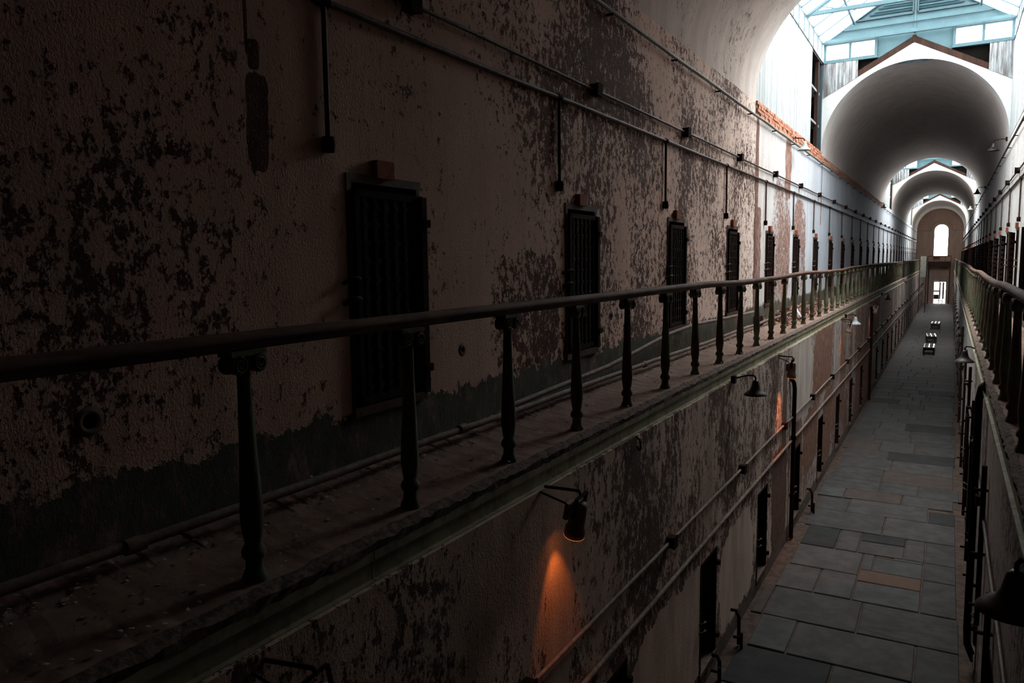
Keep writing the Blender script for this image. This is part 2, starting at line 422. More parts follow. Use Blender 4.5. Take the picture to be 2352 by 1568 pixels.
for r in [(-2.62,-1.85,8.7,9.95,1),(-1.85,-.6,8.7,9.95,0),(-.6,.4,8.7,9.95,1),(-2.5,-1.2,9.95,11.1,3),(-1.2,.38,9.95,11.1,1),
          (-2.4,-1.85,11.12,12.25,2),(-1.85,-.2,11.12,12.25,0),(-.2,.36,11.12,12.25,1),
          (-2.6,-2.41,12.25,13.45,4),(-2.41,-1.02,12.25,13.45,0),(-1.02,.36,12.25,13.45,5),
          (-2.45,-1.81,13.47,14.6,2),(-1.81,-1.21,13.47,14.6,2),(-1.21,-.19,13.47,14.34,2),(-.19,.34,13.47,14.9,1),
          (-2.4,-1.21,14.6,15.75,2),(-1.01,-.19,14.9,15.65,2),(-.19,.34,14.9,15.78,1),
          (-2.4,-1.75,15.78,16.98,3),(-1.75,-1.34,15.78,16.98,0),(-1.34,-.53,15.78,16.49,0),(-.53,-.18,15.78,16.98,0),(-.18,.34,15.78,16.98,1),
          (-2.5,-.99,17.0,18.25,1),(-.99,.34,17.0,18.25,0),
          (-2.5,-1.8,18.25,19.3,1),(-1.8,-.18,18.25,19.35,0),(-.18,.34,18.25,19.1,3)]:
    slab(*r)
slab(-1.21,-.19,14.34,14.9,'t',.004); slab(-1.21,-1.01,14.9,15.75,2); slab(-1.34,-.53,16.49,16.98,3,.003); slab(-1.01,-.71,15.65,15.75,'t',.003); slab(-.71,-.19,15.65,15.78,2)
y = 19.35; k = 0
while y < 36:
    d = random.uniform(.75, 1.25); x = XA + random.uniform(0, .15)
    cuts = [x]
    while cuts[-1] < XB - .7: cuts.append(cuts[-1] + random.uniform(.55, 1.35))
    cuts[-1] = XB + random.uniform(-.05, .1)
    for a, b in zip(cuts, cuts[1:]):
        slab(a, b, y, y+d, random.choice([0,0,1,1,2,2,3,4,5]))
    y += d; k += 1
far = {i: MB() for i in range(5)}
while y < YE:
    d = random.uniform(.75, 1.25); x = XA; cuts = [x]
    while cuts[-1] < XB - .7: cuts.append(cuts[-1] + random.uniform(.6, 1.4))
    cuts[-1] = XB + .1
    for a, b in zip(cuts, cuts[1:]):
        m = slab_mesh(0, b-a, d); mi = random.choice([0,0,1,1,2,4])
        far[mi].add([(p[0]+(a+b)/2, p[1]+y+d/2, p[2]+FL) for p in m.v], m.f)
    y += d
for mi, m in far.items():
    if m.v: tag(m.build('slab_field', M_slabs[mi], floor), kind='stuff')

# ---------------------------------------------------------------- galleries
def jag(n, amp): return [random.uniform(-amp, amp) for _ in range(n)]
def gallery(side):
    L = side < 0
    xw = XL-.2 if L else XR+.2
    xe = -2.70 if L else .455            # outer edge
    s = -1 if L else 1
    name = 'left' if L else 'right'
    root = thing('floor_gallery_' + name, 'dusty concrete walkway of the %s gallery in front of the upper cells' % name, 'floor', kind='structure')
    m = MB(); xi = xe + s*.05
    m.box(min(xw, xi), max(xw, xi), YN, YE, GF-.26, GF-.02)
    m.build('walkway_bed', M_conc, root)
    # worn top surface with a broken outer edge
    m = MB(); ys = []; yy = YN
    while yy < YE:
        ys.append(yy); yy += .07 if yy < 30 else .5
    v = []; f = []; n = len(ys)
    cols = 6
    for i, q in enumerate(ys):
        ej = random.uniform(-.018, .018)
        for c in range(cols):
            if c == 0: v.append((xe + s*ej*.6, q, GF-.085 + random.uniform(-.008, .008)))
            elif c == 1: v.append((xe + ej*.6 - s*.012, q, GF-.035 + random.uniform(-.010, .010)))
            elif c == 2: v.append((xe + s*(.045 + abs(ej)*1.3), q, GF - .004 + random.uniform(-.006, .006)))
            elif c == 3: v.append((xe + s*.35, q, GF + random.uniform(-.004, .004)))
            elif c == 4: v.append((xe + s*.58 if not L else xe - .60, q, GF + .02 + random.uniform(0, .012)))
            else: v.append((xw, q, GF + .13 + random.uniform(-.02, .02)))
    for i in range(n-1):
        for c in range(cols-1):
            a, b = i*cols+c, (i+1)*cols+c
            f.append((a, a+1, b+1, b) if L else (a, b, b+1, a+1))
    edge_f = [q for k, q in enumerate(f) if k % (cols-1) < 2]; top_f = [q for k, q in enumerate(f) if k % (cols-1) >= 2]
    m.add(v, top_f, False); m.build('walkway_surface', M_conc, root)
    m = MB(); m.add(v, edge_f, False); m.build('broken_edge', M_edge, root)
    # painted iron edge beam in lengths
    xb = xe + s*.012
    prof = [(xb + s*.10, GF-.28), (xb - s*.02, GF-.28), (xb - s*.02, GF-.255), (xb + s*.01, GF-.250), (xb + s*.01, GF-.145), (xb - s*.012, GF-.140), (xb - s*.012, GF-.086), (xb + s*.10, GF-.086)]
    y0 = YN
    k = 0
    while y0 < YE:
        y1 = min(y0 + 3.05, YE)
        MB().sweep_y(prof, [y0+.004, y1-.004]).build('edge_beam', M_fascia, root)
        y0 = y1
    return root
gal_l = gallery(-1); gal_r = gallery(1)

# ---------------------------------------------------------------- railings
RZ = [(-3, -.31), (5, -.305), (10, -.300), (12.5, -.335), (15, -.33), (18.2, -.30), (22, -.335), (25.3, -.34), (27.8, -.30), (39, -.285), (59, -.33), (110, -.32)]
def railz(y):
    for (a, za), (b, zb) in zip(RZ, RZ[1:]):
        if a <= y <= b:
            q = (y-a)/(b-a); q = q*q*(3-2*q); return za + (zb-za)*q
    return -.32
# baluster (shared meshes): plinth foot, waist, ring, vase, tapering fluted shaft
BP = [(.062, 0), (.060, .02), (.044, .055), (.040, .10), (.056, .115), (.060, .135), (.054, .155), (.040, .175), (.046, .21), (.055, .27), (.056, .33), (.050, .46), (.042, .62), (.036, .78), (.031, 1.0), (.031, 1.06)]
mb_bal = MB().lathe(BP, n=10)
mb_bal_me = bpy.data.meshes.new('baluster'); mb_bal_me.from_pydata(mb_bal.v, [], mb_bal.f); mb_bal_me.polygons.foreach_set('use_smooth', mb_bal.sm); mb_bal_me.materials.append(M_bal)
cp = MB()
cp.box(-.045, .045, -.105, .105, 1.085, 1.11)
cp.lathe([(.033, 1.02), (.040, 1.05), (.046, 1.088)], n=10)
for sy in (-1, 1):
    cp.lathe([(.044, -.048), (.047, -.04), (.040, 0), (.047, .04), (.044, .048)], (0, sy*.062, 1.045), 14, True, (1, 0, 0))
    for sx in (-1, 1):
        sp = []
        for i in range(22):
            a = sy*i*.55 + PI/2; r = .041*(1 - i/26)
            sp.append((sx*.051, sy*.062 + r*math.cos(a)*1.0, 1.045 + r*math.sin(a)))
        cp.tube(sp, .0055, 5)
cap_me = bpy.data.meshes.new('capital'); cap_me.from_pydata(cp.v, [], cp.f); cap_me.polygons.foreach_set('use_smooth', cp.sm); cap_me.materials.append(M_bal)
HP = [(-.047, -.035), (-.047, -.020), (-.040, -.004), (-.022, .010), (0, .014), (.022, .010), (.040, -.004), (.047, -.020), (.047, -.035), (.036, -.042), (.036, -.062), (.026, -.072), (-.026, -.072), (-.036, -.062), (-.036, -.042)]
def railing(x, y0, posts, label, yend):
    root = thing('gallery_railing', label, 'railing', (x, posts[0], GF))
    ys = []; yy = y0
    while yy < yend: ys.append(yy); yy += .6
    ys.append(yend)
    MB().sweep_y(HP, [q - posts[0] for q in ys], [railz(q) - GF - .014 for q in ys], smooth=True).build('handrail', M_hand, root)
    for q in posts:
        h = railz(q) - GF - .086
        b = link('baluster', mb_bal_me, root, (0, q - posts[0], 0))
        b.scale = (1, 1, h/1.11)
        b.rotation_euler = (random.uniform(-.012, .012), random.uniform(-.012, .012), random.uniform(-.1, .1))
        c = link('capital', cap_me, b)
    return root
rl = railing(-2.835, -1.5, [2.44 + 1.22*k for k in range(-3, 47)], 'long iron railing with scroll-topped balusters on the left gallery, nearest the viewer', 59.0)
rr = railing(.555, 1.0, [2.04 + 1.22*k for k in range(0, 47)], 'iron railing with close balusters on the right gallery', 58.6)
rl2 = railing(-2.835, 63.0, [63.4 + 1.22*k for k in range(0, 34)], 'far stretch of iron railing on the left gallery beyond the bridge', 104.6)
rr2 = railing(.555, 63.0, [63.4 + 1.22*k for k in range(0, 34)], 'far stretch of iron railing on the right gallery beyond the bridge', 104.6)
for root, yy in ((rl, 59.0), (rr, 58.6)):                 # the ends turn down to the floor
    MB().tube([(0, yy - root.location.y, 1.15), (0, yy - root.location.y + .12, 1.12), (0, yy - root.location.y + .18, 1.0), (0, yy - root.location.y + .2, 0)], .04, 8).build('end_post', M_hand, root)

# ---------------------------------------------------------------- vaults
def arch_pts(n=48, rx=2.45, rz=2.47):
    return [(XC - rx*math.cos(PI*k/n), SP + rz*math.sin(PI*k/n)) for k in range(n+1)]
def outer_at(k, n):
    """point of the gable outline facing arch point k"""
    a = PI*k/n; dx, dz = -math.cos(a), math.sin(a)
    # ray from (XC, SP) hits either the side x = +-2.9 or the roof line z = 6.15 - .539|x|
    t1 = 2.9/abs(dx) if abs(dx) > 1e-6 else 1e9
    t2 = (6.15 - SP)/(dz + .539*abs(dx))
    t = min(t1, t2); return (XC + dx*t, SP + dz*t)
def vault(y0, y1, label, first=False):
    n = 48; A = arch_pts(n); O = [outer_at(k, n) for k in range(n+1)]
    m = MB(); v = []; segs = max(2, int((y1-y0)/2.5))
    for i in range(segs+1):
        q = y0 + (y1-y0)*i/segs
        v += [(x, q, z) for x, z in A]
    f = [(i*(n+1)+k, (i+1)*(n+1)+k, (i+1)*(n+1)+k+1, i*(n+1)+k+1) for i in range(segs) for k in range(n)]
    m.add(v, f, True)
    for q, rev in ((y0, False), (y1, True)):
        v = [(x, q, z) for x, z in A] + [(x, q, z) for x, z in O]
        m.add(v, [(k, k+1, n+2+k, n+1+k) if not rev else (k, n+1+k, n+2+k, k+1) for k in range(n)])
    v = [(x, y0, z) for x, z in O] + [(x, y1, z) for x, z in O]
    m.add(v, [(k, k+1, n+2+k, n+1+k) for k in range(n)])
    for k, s in ((0, -1), (n, 1)):
        m.add([(A[k][0], y0, SP), (O[k][0], y0, SP), (O[k][0], y1, SP), (A[k][0], y1, SP)], [(0,1,2,3)])
    return struct('ceiling_vault', m, M_vault, label, 'ceiling')
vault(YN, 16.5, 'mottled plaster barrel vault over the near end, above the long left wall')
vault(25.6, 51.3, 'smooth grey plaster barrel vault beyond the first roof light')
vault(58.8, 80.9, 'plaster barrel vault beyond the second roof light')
vault(90.3, YE, 'plaster barrel vault in front of the arched end window')

# ---------------------------------------------------------------- roof lights
SL = .633
def roofz(x): return 6.45 + SL*(2.45 - abs(x - XC))
plank_me = {}
def plank_obj(parent, pts, yq, th, mat, axis='y', name='plank'):
    """a board: quad pts in (u,z), u = x (face to -y) or y (face to +-x)"""
    m = MB()
    (u0, a0), (u1, a1), (u1b, b1), (u0b, b0) = pts
    def P(u, w, z): return (u, w, z) if axis == 'y' else (w, u, z)
    v = [P(u0, yq, a0), P(u1, yq, a1), P(u1b, yq, b1), P(u0b, yq, b0), P(u0, yq+th, a0), P(u1, yq+th, a1), P(u1b, yq+th, b1), P(u0b, yq+th, b0)]
    m.add(v, [(0,1,2,3),(7,6,5,4),(0,4,5,1),(1,5,6,2),(2,6,7,3),(3,7,4,0)])
    return m.build(name, mat, parent)
def slopez(x): return 6.15 - .539*abs(x - XC)          # top line of the white vault gable
def roof_light(ga, gb, n, near):
    root = thing('window_%d' % n, ['glazed gabled roof light of teal steel over the first gap between the vaults', 'second glazed roof light down the block, partly hidden by the vault', 'third glazed roof light, farthest down the block'][n-1], 'skylight', kind='structure')
    # ---- gable wall at the far end (faces the viewer)
    Y = gb
    m = MB(); m.poly_y([(XL-.05, 6.45), (XR+.05, 6.45), (XC, roofz(XC)+.03)], Y+.10, Y+.14); m.build('gable_panel', M_steel, root)
    m = MB(); m.poly_y([(-2.13, 5.62), (-.17, 5.62), (-.17, 6.45), (-2.13, 6.45)], Y+.10, Y+.14); m.build('gable_panel', M_steel, root)
    m = MB()                                                # black sheet standing in for the shade in the loft openings
    m.poly_y([(XL-.3, slopez(XL-.3)-.05), (XC, 6.10), (XR+.3, slopez(XR+.3)-.05), (XR+.3, 5.93), (-.17, 5.93), (-.17, 6.12), (XC, 6.18), (-2.13, 6.12), (-2.13, 5.93), (XL-.3, 5.93)], Y+.16, Y+.20)
    m.build('loft_shade', M_black, root)
    for sx in (-1, 1):                                      # raking boards above the white vault face
        m = MB()
        m.poly_y([(XC, 6.14), (XC + sx*2.5, 6.14-.539*2.5), (XC + sx*2.5, 6.33-.539*2.5), (XC, 6.35)] if sx < 0 else [(XC, 6.14), (XC, 6.35), (XC + sx*2.5, 6.33-.539*2.5), (XC + sx*2.5, 6.14-.539*2.5)], Y+.01, Y+.09)
        m.build('rake_board', M_brown, root)
    MB().box(XC-.05, XC+.05, Y-.01, Y+.10, 6.14, 6.36).build('ridge_block', M_brown, root)
    # vertical boards left and right
    for x0, x1 in ((XL, -2.62), (.72, XR)):
        x = x0
        while x < x1 - .02:
            w = min(.118 + random.uniform(-.008, .008), x1 - x)
            if near:
                plank_obj(root, ((x+.003, slopez(x)), (x+w-.003, slopez(x+w)), (x+w-.003, 5.885), (x+.003, 5.885)), Y - .02 + random.uniform(-.006, .006), .025, M_boardG)
            else:
                plank_obj(root, ((x+.006, slopez(x)), (x+w-.006, slopez(x+w)), (x+w-.006, 5.885), (x+.006, 5.885)), Y - .02, .025, M_boardG)
            x += w
    # clerestory windows in the gable: two lights each side
    for x0, x1 in ((XL, -2.12), (-.18, XR)):
        w = (x1-x0)
        for a, b, c, d in ((x0, x1, 5.87, 5.96), (x0, x1, 6.385, 6.45), (x0, x0+.075, 5.96, 6.385), (x1-.075, x1, 5.96, 6.385), ((x0+x1)/2-.035, (x0+x1)/2+.035, 5.96, 6.385)):
            MB().box(a, b, Y+.02, Y+.10, c, d).build('sash_bar', M_steel, root)
        MB().box(x0-.02, x1+.03, Y-.03, Y+.10, 5.855, 5.885).build('sill', M_steel, root)
        for a, b in ((x0+.075, (x0+x1)/2-.035), ((x0+x1)/2+.035, x1-.075)):
            MB().box(a, b, Y+.055, Y+.061, 5.96, 6.385).build('pane', M_glass, root)
    # louvres either side of a centre post
    MB().box(XC-.022, XC+.022, Y+.07, Y+.10, 6.45, roofz(XC)-.02).build('centre_post', M_steel, root)
    for sx in (-1, 1):
        zz = 7.03; k = 0
        while zz < 7.75:
            lim = 2.45 - (zz+.05-6.45)/SL - .12
            if lim > .2:
                xa, xb = sorted((XC + sx*.07, XC + sx*lim))
                MB().bar((xa, Y+.06, zz), (xb, Y+.06, zz), .012, .075, up=(0, .8, .6)).build('louver_slat', M_steelD if k % 2 else M_steel, root)
            zz += .075; k += 1
        zb = 6.99; lim = 2.45 - (zb-6.45)/SL - .02
        MB().bar((XC + sx*.05, Y+.05, zb), (XC + sx*lim, Y+.05, zb), .07, .045).build('louver_frame', M_steelD, root)
        MB().bar((XC + sx*lim, Y+.05, zb), (XC + sx*.1, Y+.05, roofz(XC+sx*.1)-.06), .07, .04).build('louver_frame', M_steelD, root)
        MB().bar((XC + sx*.065, Y+.05, zb), (XC + sx*.065, Y+.05, 7.85), .07, .03).build('louver_frame', M_steelD, root)
    MB().bar((XL-.1, Y+.05, 6.75), (XR+.1, Y+.05, 6.75), .04, .02).build('gable_rail', M_steelD, root)
    # tie beams: angle irons with a dark underside
    for q in ((gb-.12, gb-3.25, gb-6.2) if gb-ga > 8 else (gb-.12, gb-3.6)):
        m = MB(); m.box(XL-.42, XR+.42, q-.01, q+.01, 6.40, 6.52); m.build('tie_beam', M_steel, root)
        m = MB(); m.box(XL-.42, XR+.42, q-.06, q-.012, 6.395, 6.412); m.build('tie_flange', M_steelD, root)
        if q < gb - 1:
            for sx in (-1, 1):
                MB().tube([(XC + sx*2.40, q, 6.47), (XC + sx*1.15, q, roofz(XC+1.15)-.05)], .016, 6).build('tie_rod', M_steel, root)
                MB().tube([(XC + sx*1.6, q, 6.47), (XC + sx*2.1, q, roofz(XC+2.1)-.05)], .014, 6).build('tie_rod', M_steel, root)
                MB().bar((XC + sx*2.45, q, 6.44), (XC, q, roofz(XC)-.06), .05, .08).build('rafter', M_steel, root)
    # glazing: bars down each slope, purlins, panes
    ny = max(2, round((gb-ga)/1.0)); st = (gb-ga)/ny
    for sx in (-1, 1):
        e = (XC + sx*2.55, 6.42 - .0); r = (XC, roofz(XC))
        for i in range(ny+1):
            q = ga + st*i
            MB().bar((e[0], q, roofz(XC+2.55)), (r[0], q, r[1]), .035, .05).build('glazing_bar', M_steel, root)
        for fr in (.34, .68):
            xx = XC + sx*2.45*(1-fr)
            MB().bar((xx, ga, roofz(xx)-.05), (xx, gb, roofz(xx)-.05), .05, .07).build('purlin', M_steel, root)
        for i in range(ny):
            for a, b in ((0, .34), (.34, .68), (.68, 1.0)):
                xa, xb = XC + sx*2.5*(1-a), XC + sx*2.5*(1-b)
                q0, q1 = ga+st*i+.02, ga+st*(i+1)-.02
                t = .006
                m = MB()
                v = [(xa, q0, roofz(xa)), (xb, q0, roofz(xb)), (xb, q1, roofz(xb)), (xa, q1, roofz(xa))]
                v += [(p[0], p[1], p[2]+t) for p in v]
                m.add(v, [(0,1,2,3),(7,6,5,4),(0,4,5,1),(1,5,6,2),(2,6,7,3),(3,7,4,0)])
                m.build('pane', M_glass, root)
    MB().bar((XC, ga, roofz(XC)), (XC, gb, roofz(XC)), .10, .10).build('ridge_beam', M_steel, root)
    # near gable (seen from behind only)
    m = MB(); m.poly_y([(XL-.05, slopez(XL-.05)-.03), (XC, 6.12), (XR+.05, slopez(XR+.05)-.03), (XR+.05, 6.45), (XC, roofz(XC)+.03), (XL-.05, 6.45)], ga-.14, ga-.10); m.build('gable_panel', M_steel, root)
    # ---- side walls of boards with a clerestory strip of steel lights above
    for sx, xw in ((-1, XL), (1, XR)):
        yb = gb - 2.1 if sx < 0 else gb
        yy = ga; xo = xw + (0 if sx < 0 else 0)
        while yy < yb - .02:
            w = min(.15 + random.uniform(-.01, .01), yb - yy)
            j = random.uniform(0, .008)*(-sx)
            plank_obj(root, ((yy+.003, SP+.02), (yy+w-.003, SP+.02), (yy+w-.003, 5.87), (yy+.003, 5.87)), xw + j + (0 if sx > 0 else -.025), .025, M_boardW, 'x')
            yy += w
        MB().box(min(xw+sx*.03, xw+sx*.07), max(xw+sx*.03, xw+sx*.07), ga, yb, SP, 5.87).build('backing', M_brown, root)
        MB().box(min(xw-sx*.02, xw+sx*.10), max(xw-sx*.02, xw+sx*.10), ga, gb, 5.86, 5.90).build('sill', M_steelD, root)
        MB().box(min(xw, xw+sx*.08), max(xw, xw+sx*.08), ga, gb, 6.40, 6.47).build('eaves_beam', M_steel, root)
        yy = ga
        while yy < gb - .1:
            MB().box(min(xw, xw+sx*.06), max(xw, xw+sx*.06), yy, yy+.05, 5.90, 6.40).build('mullion', M_steel, root)
            MB().box(min(xw+sx*.02, xw+sx*.026), max(xw+sx*.02, xw+sx*.026), yy+.05, min(yy+.8, gb), 5.90, 6.40).build('pane', M_glass, root)
            yy += .8
        if sx < 0:                                            # the open bay with its timber studs
            xo0 = xw - .55
            for b in ((xo0-.04, xo0, yb, gb, SP-.1, 5.87), (xo0, xw, yb-.03, yb, SP, 5.87), (xo0, xw, gb, gb+.03, SP, 5.87), (xo0, xw, yb, gb, 5.80, 5.87), (xo0, xw, yb, gb, SP-.03, SP+.02)):
                MB().box(*b).build('bay_lining', M_brown if b[4] > SP else M_dark, root)
            for z0, z1 in ((3.95, 4.02), (4.9, 4.97)):
                MB().box(xw-.30, xw-.05, yb, gb, z0, z1).build('bay_rail', M_boardG, root)
            MB().box(xw-.12, xw-.02, gb-.75, gb-.55, SP, 5.82).build('stud', M_brown, root)
            MB().box(xw-.10, xw+.0, gb-.20, gb-.02, SP, 5.88).build('stud', M_steelD, root)
            MB().box(xw-.45, xw-.35, yb+.4, yb+.55, SP, 5.82).build('stud', M_boardG, root)
    return root
for i, (a, b) in enumerate(GAPS): roof_light(a, b, i+1, i == 0)

# bare brick band at the springing under the first roof light
band = thing('trim_1', 'band of bare orange brick under the white boards of the first roof light', 'trim', kind='structure')
MB().box(XL-.05, XL+.012, 16.5, 25.6, 2.93, 3.23).build('mortar_bed', M_mortar, band)
bme = unit_box('brick', M_brick)
for c in range(4):
    yy = 16.5 + (0 if c % 2 else .11)
    while yy < 25.5:
        if random.random() < .93:
            piece('brick', bme, band, (XL+.012+random.uniform(-.008, .012), yy+.105, 2.968+c*.075), (.05, .198, .062), (random.uniform(-.02,.02), 0, random.uniform(-.03,.03)))
        yy += .215
# ledge along the springing of the far left wall
for ga, gb, n in ((25.6, 51.3, 2),):
    t = thing('trim_2', 'band of brown brick under the second vault on the left wall', 'trim', kind='structure')
    MB().box(XL-.02, XL+.015, ga, gb, 2.96, 3.16).build('ledge', M_mortar, t)
    for c in range(3):
        yy = ga + (.0 if c % 2 else .11)
        m = MB()
        while yy < gb:
            if random.random() < .55: m.box(XL, XL+.03, yy, yy+.2, 2.97+c*.065, 3.025+c*.065)
            yy += .215
        tag(m.build('brick_course', M_brick, t), kind='stuff')

# ---------------------------------------------------------------- end wall, window, door
def end_wall():
    m = MB(); WX0, WX1, WZ0, WZS = -1.78, -.22, .04, 3.06; wc = (WX0+WX1)/2; wr = (WX1-WX0)/2
    DX0, DX1, DZ1 = -1.57, -.24, -2.89
    y0, y1 = YE, YE+.5
    m.box(-4.7, DX0, y0, y1, FL-.2, WZ0); m.box(DX1, 2.4, y0, y1, FL-.2, WZ0); m.box(DX0, DX1, y0, y1, DZ1, WZ0)
    m.box(-4.7, WX0, y0, y1, WZ0, 6.2); m.box(WX1, 2.4, y0, y1, WZ0, 6.2)
    n = 20; P = [(wc - wr*math.cos(PI*k/n), WZS + wr*math.sin(PI*k/n)) for k in range(n+1)]
    for k in range(n):
        (xa, za), (xb, zb) = P[k], P[k+1]
        m.poly_y([(xa, za), (xb, zb), (xb, 6.2), (xa, 6.2)], y0, y1)
    struct('wall_end', m, M_end, 'stained plaster wall with an arched window at the far end of the block', 'wall')
    w = thing('window_4', 'tall white arched window over the far doorway', 'window', kind='structure')
    m = MB()
    for r0, dz in ((1.12, .08),):
        Q = [(wc - r0*math.cos(PI*k/n), WZS + r0*math.sin(PI*k/n)) for k in range(n+1)]
        m.tube([(x, y0-.02, z) for x, z in Q], .06, 6)
    m.tube([(-3.55, y0-.02, WZS), (wc-1.12, y0-.02, WZS)], .05, 6); m.tube([(wc+1.12, y0-.02, WZS), (1.3, y0-.02, WZS)], .05, 6)
    m.build('hood_mould', M_end, w)
    m = MB(); Q = [(wc - (wr-.03)*math.cos(PI*k/n), WZS + (wr-.03)*math.sin(PI*k/n)) for k in range(n+1)]
    m.tube([(WX0+.03, y0+.25, WZ0)] + [(x, y0+.25, z) for x, z in Q] + [(WX1-.03, y0+.25, WZ0)], .035, 6)
    m.build('window_frame', M_steelD, w)
    m = MB(); m.poly_y([(WX0, WZ0)] + P + [(WX1, WZ0)], y0+.27, y0+.28); m.build('pane', M_glass, w)
    # balcony across the end
    b = thing('end_balcony', 'dark iron footbridge with panelled parapet below the arched window', 'bridge', (0, YE-.55, GF))
    MB().box(-2.3, .15, -.5, .5, .25, .85).build('deck_beam', M_ironR, b)
    MB().bar((-2.28, -.5, 1.5), (.14, -.5, 1.5), .08, .08).build('top_rail', M_ironR, b)
    for x in (-2.25, -1.65, -1.05, -.45, .12): MB().bar((x, -.5, .85), (x, -.5, 1.5), .05).build('rail_post', M_ironR, b)
    MB().box(-1.75, -1.1, -.52, -.50, 1.1, 1.42).build('red_panel', M_copper, b)
    for x in (-2.15, .05): MB().bar((x, -.35, FL-GF), (x, -.35, .25), .12).build('column', M_ironR, b)
    d = thing('door_1', 'bright glazed white doorway at the far end of the ground floor', 'door', kind='structure')
    for b4 in ((DX0, DX0+.06, FL, DZ1), (DX1-.06, DX1, FL, DZ1), (DX0, DX1, DZ1-.25, DZ1), (-1.0, -.90, FL, DZ1), (-.66, -.58, FL, DZ1)):
        MB().box(b4[0], b4[1], y0+.3, y0+.36, b4[2], b4[3]).build('door_frame', M_white, d)
    MB().box(DX0+.06, -1.0, y0+.3, y0+.36, -4.35, -4.1).build('middle_rail', M_white, d)
    MB().box(DX0+.06, -1.0, y0+.3, y0+.36, -5.2, -4.65).build('lower_panel', M_benchD, d)
    MB().box(-.90, -.80, y0+.3, y0+.36, -5.2, -3.15).build('red_post', M_rust, d)
    MB().box(-.58, -.44, y0+.3, y0+.36, -5.2, -3.15).build('blue_post', plain('dark_blue_paint', (.04, .045, .10), (.06, .065, .13), 4), d)
    for x0, x1 in ((DX0+.06, -1.0), (-.80, -.66), (-.44, DX1-.06)):
        MB().box(x0, x1, y0+.33, y0+.335, FL+.1, DZ1-.25).build('pane', M_glass, d)
    struct('ground_outside', MB().box(-12, 10, YE+.5, YE+40, FL-.2, FL-.03), plain('pale_paving', (.5, .5, .48), (.6, .6, .58), 3), 'pale paving outside the far doorway', 'ground')
    s = thing('stool', 'small dark stool standing in the bright far doorway', 'stool', (-.85, YE-.9, FL))
    MB().box(-.25, .25, -.2, .2, .40, .46).build('seat', M_benchD, s)
    for sx in (-1, 1):
        MB().box(sx*.22-.03, sx*.22+.03, -.18, .18, 0, .40).build('leg', M_benchD, s)
end_wall()

# ---------------------------------------------------------------- cell doors
strap_me = unit_box('strap', M_iron)
DN_ = [1]
def cell_door(yn, side, near, ajar, label):
    """lattice iron door hung on the upper wall; local frame: u along the wall, n out of the wall"""
    DN_[0] += 1
    x = XL if side < 0 else XR
    n = 1 if side < 0 else -1
    root = thing('door_%d' % DN_[0], label, 'door', (x, yn, UZ0), kind='structure')
    H = UZ1 - UZ0
    def bx(m, u0, u1, n0, n1, z0, z1): m.box(min(n*n0, n*n1), max(n*n0, n*n1), u0, u1, z0, z1); return m
    m = MB()
    bx(m, 0, .05, -.14, .012, 0, H); bx(m, DW-.04, DW, -.14, .0, 0, H); bx(m, 0, DW, -.14, .014, H-.045, H+.015)
    m.build('frame', M_ironR, root)
    m = MB(); bx(m, 0, DW, -.20, .03, -.05, .015); m.build('sill', M_ironR, root)
    leaf = thing('leaf', None, None); leaf.parent = root
    leaf.location = (n*(-.03 if side < 0 else .02), DW + (.03 if side < 0 else 0), 0)
    leaf.rotation_euler = (0, 0, ajar)
    W = DW - .02
    lf = MB()
    for u0, u1, z0, z1 in ((-W, -W+.05, .03, H-.09), (-.055, 0, .03, H-.09), (-W, 0, .03, .08), (-W, 0, H-.14, H-.09)):
        bx(lf, u0, u1, 0, .035, z0, z1)
    if side < 0: bx(lf, -.05, .02, .035, .062, .0, H-.10)
    if near:
        lf.build('leaf_frame', M_iron, leaf)
        for k in range(6):
            u = -W + .05 + (W-.10)*(k+.5)/6
            piece('strap', strap_me, leaf, (n*.026, u, H/2-.03), (.008, .045, H-.16))
        for k in range(11):
            z = .08 + (H-.22)*(k+.5)/11
            piece('strap', strap_me, leaf, (n*.016, -W/2, z), (.008, W-.06, .045))
        rv = MB()
        for k in range(6):
            for j in range(11):
                u = -W + .05 + (W-.10)*(k+.5)/6; z = .08 + (H-.22)*(j+.5)/11
                rv.lathe([(.010, .030), (.007, .037), (.0, .039)], (0, 0, 0), 6, True, (n, 0, 0))
                for q in range(18): pass
                b = len(rv.v)
                for q in range(b-18-6, b):
                    rv.v[q] = (rv.v[q][0], rv.v[q][1] + u, rv.v[q][2] + z)
        tag(rv.build('rivets', M_ironR, leaf), kind='stuff')
    else:
        lf.build('leaf_frame', M_iron, leaf); m = MB()
        for k in range(6):
            u = -W + .05 + (W-.10)*(k+.5)/6; bx(m, u-.022, u+.022, .022, .030, .05, H-.11)
        for k in range(11):
            z = .08 + (H-.22)*(k+.5)/11; bx(m, -W+.03, -.03, .012, .020, z-.022, z+.022)
        tag(m.build('lattice', M_iron, leaf), kind='stuff')
    # hinges on the far jamb, latch hooks on the near one, rusty block over the lintel
    for z in (.20, 1.33):
        m = MB(); bx(m, DW-.01, DW+.075, 0, .05, z-.03, z+.03); m.build('hinge', M_iron, root)
    for z, r in ((.78, .018), (.92, .014)):
        m = MB().tube([(0, -.05, z-.03), (n*.05, -.04, z), (n*.075, .02, z+.01), (n*.05, .06, z)], r, 6); m.build('latch_hook', M_ironR, root)
    m = MB(); bx(m, .28, .47, -.01, .055, H+.0, H+.125); m.build('lintel_block', M_rust, root)
    return root
ORD = ['first', 'second', 'third', 'fourth', 'fifth', 'sixth', 'seventh', 'eighth', 'ninth', 'tenth', 'eleventh', 'twelfth', 'thirteenth', 'fourteenth', 'fifteenth', 'sixteenth']
